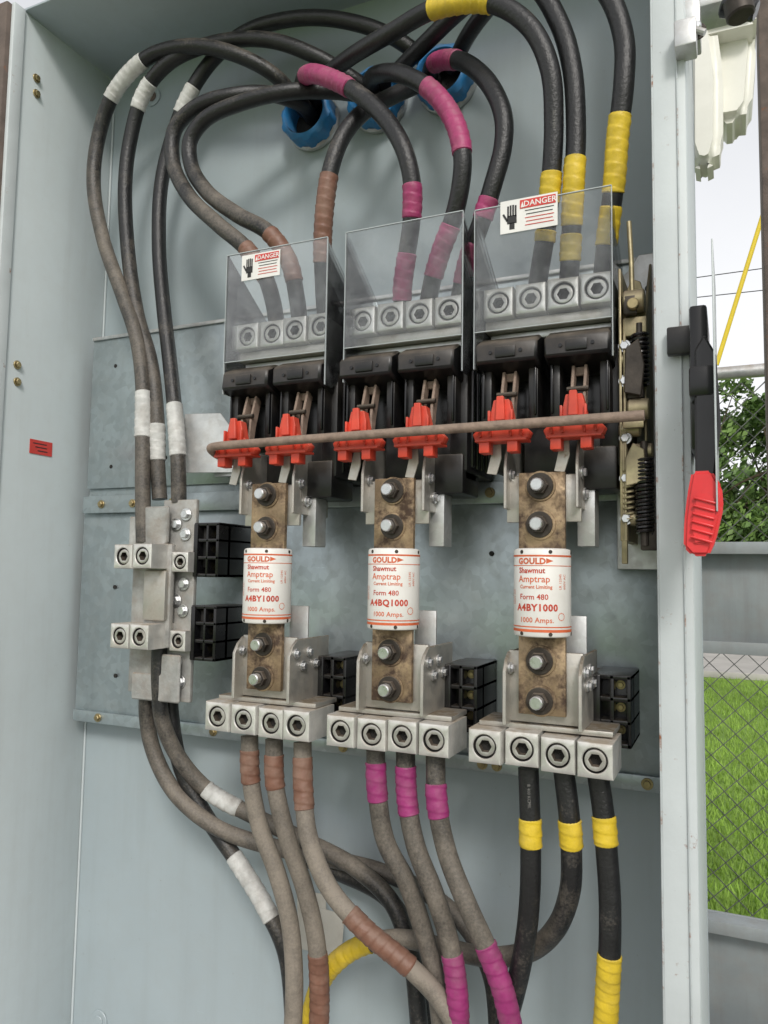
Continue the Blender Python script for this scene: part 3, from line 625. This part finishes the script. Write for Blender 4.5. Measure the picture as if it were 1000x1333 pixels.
# ================================================================ OUTSIDE
t = NT("grass_ground"); tc = t.n('ShaderNodeTexCoord'); co = tc.outputs['Object']
cc = t.mix(t.ramp(t.noise(co, 1.2, 6), .3, .7), (.13,.23,.03), (.24,.38,.06)); cc = t.mix(t.ramp(t.noise(co, 30, 4), .4, .8), cc, (.10,.17,.03))
b = t.n('ShaderNodeBsdfPrincipled'); t.l(cc, b.inputs['Base Color']); b.inputs['Roughness'].default_value = .9; t.l(b.outputs[0], t.out.inputs[0]); GRASS = t.m
GRAVEL = mk("gravel", (.30,.28,.255), .9, vary=.5, scale=60, bump=.8, bscale=80)
ROAD = mk("road_concrete", (.44,.42,.39), .85, vary=.15, scale=2)
def sheet(name, x0, x1, y0, y1, z, m):
    c = M(name); c.add([(x0,y0,z),(x1,y0,z),(x1,y1,z),(x0,y1,z)], [[0,1,2,3]], m); return c.done(0)
sheet("ground", -600, 600, -600, 900, 0, GRASS)
sheet("gravel_pad", -5, 5, -5, 1.5, .004, GRAVEL)
c = M("road"); c.add([(-200,12,.008),(200,12,.008),(200,17.5,.008),(-200,17.5,.008)], [[0,1,2,3]], ROAD)
c.box((0,11.93,.05), (400,.14,.1), ROAD, .01); c.box((0,17.58,.05), (400,.14,.1), ROAD, .01); c.done()
BLADE_G = mk("grass_blades", (.25,.40,.06), .7, vary=.4, scale=5)
c = M("grass"); vs = []; fs = []
for i in range(32000):
    y = 1.7+10*random.random()**1.4; x = -.9+random.random()*(1.6+y*.18); a = random.random()*math.pi; h = random.uniform(.03,.08); w = .006
    o = len(vs); dx, dy = math.cos(a)*w, math.sin(a)*w; vs += [(x-dx,y-dy,0),(x+dx,y+dy,0),(x+random.uniform(-.03,.03),y+random.uniform(-.03,.03),h)]; fs.append([o,o+1,o+2])
c.add(vs, fs, BLADE_G); c.done(0)
# chain link fence
c = M("chain_link_fence"); w = .035; fy = 1.6; FT = 2.13
WIRE = mk("fence_wire", (.12,.125,.12), .5, metal=.3, vary=.2)
for i in range(int(7/w)):
    x0 = -3.5+i*w; pts = []
    for k in range(int((FT-.05)/w)+1): pts.append(Vector((x0+(w if (k+i)%2 else 0)*1.0, fy+(.002 if (k+i)%2 else -.002), .05+k*w)))
    c.tube(pts, .0023, WIRE, 4)
c.cyl((-3.6,fy,FT+.02), (3.6,fy,FT+.02), .021, GALVB, 16)
for x in (-3.5,-.55,3.5): c.cyl((x,fy+.03,0), (x,fy+.03,FT+.06), .03, GALVB, 16)
c.done(30)
# steel rack in front of the fence
c = M("steel_support_rack")
ry = .55
def rz(py, d): return W(955, py, d).z
for (pa, pb) in ((706,850),(1190,1345)):
    z1, z0 = rz(pa, D0+ry), rz(pb, D0+ry)
    c.box((.6, ry, (z0+z1)/2), (1.5, .006, z1-z0), STEELG, .001)
    c.box((.6, ry-.02, z1-.004), (1.5, .04, .006), STEELG, .001); c.box((.6, ry-.02, z0+.004), (1.5, .04, .006), STEELG, .001)
    c.box((.6, ry-.041, z1-.012), (1.5, .004, .022), STEELG, .001); c.box((.6, ry-.041, z0+.012), (1.5, .004, .022), STEELG, .001)
    for k in range(6): c.cyl((-.06+.14*k, ry-.004, z0+.07), (-.06+.14*k, ry-.0025, z0+.07), .005, DARK, 12)
for x in (-.13, 1.3): c.box((x, ry+.05, 1.0), (.06,.06,2.0), STEELG, .004)
c.done()
c = M("steel_post"); p = W(992, 300, 1.9)
c.box((p.x+.055, p.y, 1.9), (.11,.11,3.8), BROWN, .006); c.box((p.x+.055, p.y-.06, 1.95), (.06,.012,.2), BROWN, .003)
c.box((p.x+.055, p.y, .01), (.22,.22,.02), BROWN, .003); c.done()
# cream fixture with bracket
c = M("outdoor_light_fixture"); d = 1.45; ctr = W(935, 140, d)
def hous(pxs, dy, dep, bev, seg=5):
    q = [W(x, y, d)-ctr for x, y in pxs]; c.prism([(v.x, v.z) for v in q][::-1], 'xz', ctr+Vector((0,dy,0)), dep, CREAM, bev, seg=seg)
hous([(905,50),(981,44),(985,62),(979,140),(965,160),(935,165),(915,150)], .03, .10, .014)
hous([(891,44),(975,34),(987,56),(905,74)], .0, .13, .009)
hous([(895,64),(934,60),(942,120),(942,205),(934,232),(918,240),(902,236),(895,215)], -.03, .08, .016)
c.cyl(W(925,50,d), W(925,10,d), .016, GALVB, 16)
c.done(50)
c = M("galvanised_hinge_bracket")
a = W(893,52,.84); c.box(a, (.022,.03,.03), GALVB, .002)
c.tube([W(886,70,.845), W(890,45,.835), W(905,38,.83), W(918,42,.83)], .0035, GALVB, 10)
c.box(W(925,12,1.0), (.085,.05,.022), GALVB, .003); c.box(W(900,30,.9), (.02,.05,.05), GALVB, .002)
c.cyl(W(940,8,.95), W(985,14,.95), .012, BLACK2, 20, bev=.002); c.cyl(W(960,0,.94), W(965,22,.94), .016, WASH, 20, bev=.002)
c.bolt(W(908,42,.87), .006, mat=BOLT); c.done()
# poles, wires
WOOD = mk("pole_wood", (.16,.11,.07), .9, vary=.4, scale=10, stretch=(1,1,.1), bump=.5)
YEL = mk("yellow_guard", (.75,.55,.03), .4, vary=.05)
LINE = mk("line_wire", (.03,.03,.03), .6)
c = M("guy_wire"); a = W(933,475,8); b = W(1000,258,8); dr = (b-a).normalized()
c.cyl(a, a+dr*2.4, .022, YEL, 12)
top = a+dr*6.0; gp = a-dr*(a.z/dr.z); c.cyl(gp, top, .006, LINE, 8); c.done()
c = M("utility_pole"); c.cyl((top.x,top.y,0), (top.x,top.y,top.z+1.5), .16, WOOD, 20, r2=.12); c.box((top.x,top.y-.16,top.z+.9), (2.2,.1,.12), WOOD, .01)
for q in (-.9,0,.9): c.cyl((top.x+q,top.y-.16,top.z+.95), (top.x+q,top.y-.16,top.z+1.12), .05, CREAM, 12, r2=.03)
c.done()
c = M("power_line")
for (a, b) in (((880,365),(1010,347)),((880,390),(1010,376))):
    pa, pb = W(*a, 25), W(*b, 25); v = (pb-pa); pp = []
    for k in range(41):
        s_ = -8+k*.5; pp.append(pa+v*s_+Vector((0,0,.002*(s_-.5)**2)))
    c.tube(pp, .014, LINE, 6)
c.done()
# trees
BARK = mk("bark", (.12,.09,.06), .9, vary=.4, scale=8, bump=.6, bscale=40)
LF = [mk("leaf_%d" % i, col, .55, vary=.3, scale=1.2) for i, col in enumerate(((.05,.10,.02),(.09,.17,.035),(.15,.25,.055)))]
def tree(x, y, h, rr, n=9000):
    c = M("tree"); base = Vector((x,y,0)); tp = base+Vector((random.uniform(-.3,.3),0,h*.8))
    tr = [base.lerp(tp, k/6)+Vector((random.uniform(-.06,.06),random.uniform(-.06,.06),0)) for k in range(7)]
    c.tube(tr, lambda i, l: .16*(1-i/8), BARK, 10); cl = []
    for k in range(34):
        s_ = tr[1+k % 5]; a = random.random()*6.28; q = math.sqrt(random.uniform(.1,1)); z = random.uniform(.13,.95)
        wd = rr*math.sin(math.pi*min(1,max(.08,(z*.85+.1))))**.6*q
        e = Vector((x+math.cos(a)*wd, y+math.sin(a)*wd, h*z)); mid = s_.lerp(e,.5)+Vector((0,0,.15))
        c.tube(cat([s_, mid, e], 4), lambda i, l: max(.01,.05*(1-i/9)), BARK, 6); cl.append((e, random.uniform(.45,.95)*rr*.45, random.randrange(3)))
    for m in range(3):
        vs = []; fs = []
        for i in range(n//3):
            e, s_, mm = random.choice(cl)
            if random.random() < .6 and mm != m: continue
            v = Vector((random.gauss(0,1),random.gauss(0,1),random.gauss(0,.8))); v = v.normalized()*s_*random.random()**.4
            p = e+v; nn = Vector((random.gauss(0,1),random.gauss(0,1),random.gauss(.5,1))).normalized(); u = nn.orthogonal().normalized(); w_ = nn.cross(u); l = random.uniform(.06,.13)
            o = len(vs); vs += [p-u*l, p+w_*l*.5, p+u*l, p-w_*l*.5]; fs.append([o,o+1,o+2,o+3])
        c.add(vs, fs, LF[m])
    return c.done(0)
tree(-.6,21.5,7.0,1.9,12000); tree(1.1,20.8,6.5,1.9,24000); tree(4.6,22.5,7.4,2.3); tree(-4.2,23,7.2,2.3,7000)
c = M("distant_trees"); 
for m in range(3):
    vs = []; fs = []
    for i in range(11000):
        x = random.uniform(-40,45); y = random.uniform(34,38); z = random.random()**.8*(5.6+1.0*math.sin(x*.7)+.7*math.sin(x*1.9+1)); p = Vector((x,y,z))
        nn = Vector((random.gauss(0,1),random.gauss(-.5,1),random.gauss(.5,1))).normalized(); u = nn.orthogonal().normalized(); w_ = nn.cross(u); l = random.uniform(.15,.36)
        o = len(vs); vs += [p-u*l, p+w_*l*.6, p+u*l, p-w_*l*.6]; fs.append([o,o+1,o+2,o+3])
    c.add(vs, fs, LF[m])
c.done(0)
# ================================================================ LIGHT
sd = Vector((.42,-.78,.62)).normalized(); el = math.asin(sd.z)
wd = bpy.data.worlds.new("World"); sc.world = wd; wd.use_nodes = True; nt = wd.node_tree; bg = nt.nodes['Background']
def N(ty, **k):
    x = nt.nodes.new(ty)
    for a, b in k.items(): setattr(x, a, b)
    return x
sky = N('ShaderNodeTexSky'); sky.sky_type = 'NISHITA'; sky.sun_disc = False; sky.sun_elevation = el; sky.sun_rotation = math.atan2(sd.x, sd.y)
sky.air_density = 1.0; sky.dust_density = 4.0; sky.ozone_density = 1.0
hs = N('ShaderNodeHueSaturation'); hs.inputs['Saturation'].default_value = .3; nt.links.new(sky.outputs[0], hs.inputs['Color'])
# broken overcast: white cloud layer, densest towards the horizon
tcw = N('ShaderNodeTexCoord'); sx = N('ShaderNodeSeparateXYZ'); nt.links.new(tcw.outputs['Generated'], sx.inputs[0])
mr = N('ShaderNodeMapRange'); nt.links.new(sx.outputs[2], mr.inputs[0]); mr.inputs[1].default_value = .75; mr.inputs[2].default_value = .25; mr.inputs[3].default_value = .35; mr.inputs[4].default_value = 1.0
cn = N('ShaderNodeTexNoise'); cn.inputs['Scale'].default_value = 2.2; cn.inputs['Detail'].default_value = 6; nt.links.new(tcw.outputs['Generated'], cn.inputs['Vector'])
cr = N('ShaderNodeMapRange'); nt.links.new(cn.outputs['Fac'], cr.inputs[0]); cr.inputs[1].default_value = .3; cr.inputs[2].default_value = .6; cr.inputs[3].default_value = .8; cr.inputs[4].default_value = 1.0
mm = N('ShaderNodeMath', operation='MULTIPLY'); nt.links.new(mr.outputs[0], mm.inputs[0]); nt.links.new(cr.outputs[0], mm.inputs[1])
mx = N('ShaderNodeMix', data_type='RGBA'); nt.links.new(mm.outputs[0], mx.inputs[0]); nt.links.new(hs.outputs[0], mx.inputs[6]); mx.inputs[7].default_value = (7.3,7.35,7.5,1)
nt.links.new(mx.outputs[2], bg.inputs[0]); bg.inputs[1].default_value = .15
sl = bpy.data.lights.new("sun", 'SUN'); sl.energy = 1.5; sl.angle = rad(12); sl.color = (1,.96,.9)
so = bpy.data.objects.new("sun", sl); sc.collection.objects.link(so); so.rotation_euler = sd.to_track_quat('Z','Y').to_euler()
sc.view_settings.view_transform = 'Standard'; sc.view_settings.look = 'None'; sc.view_settings.exposure = 0
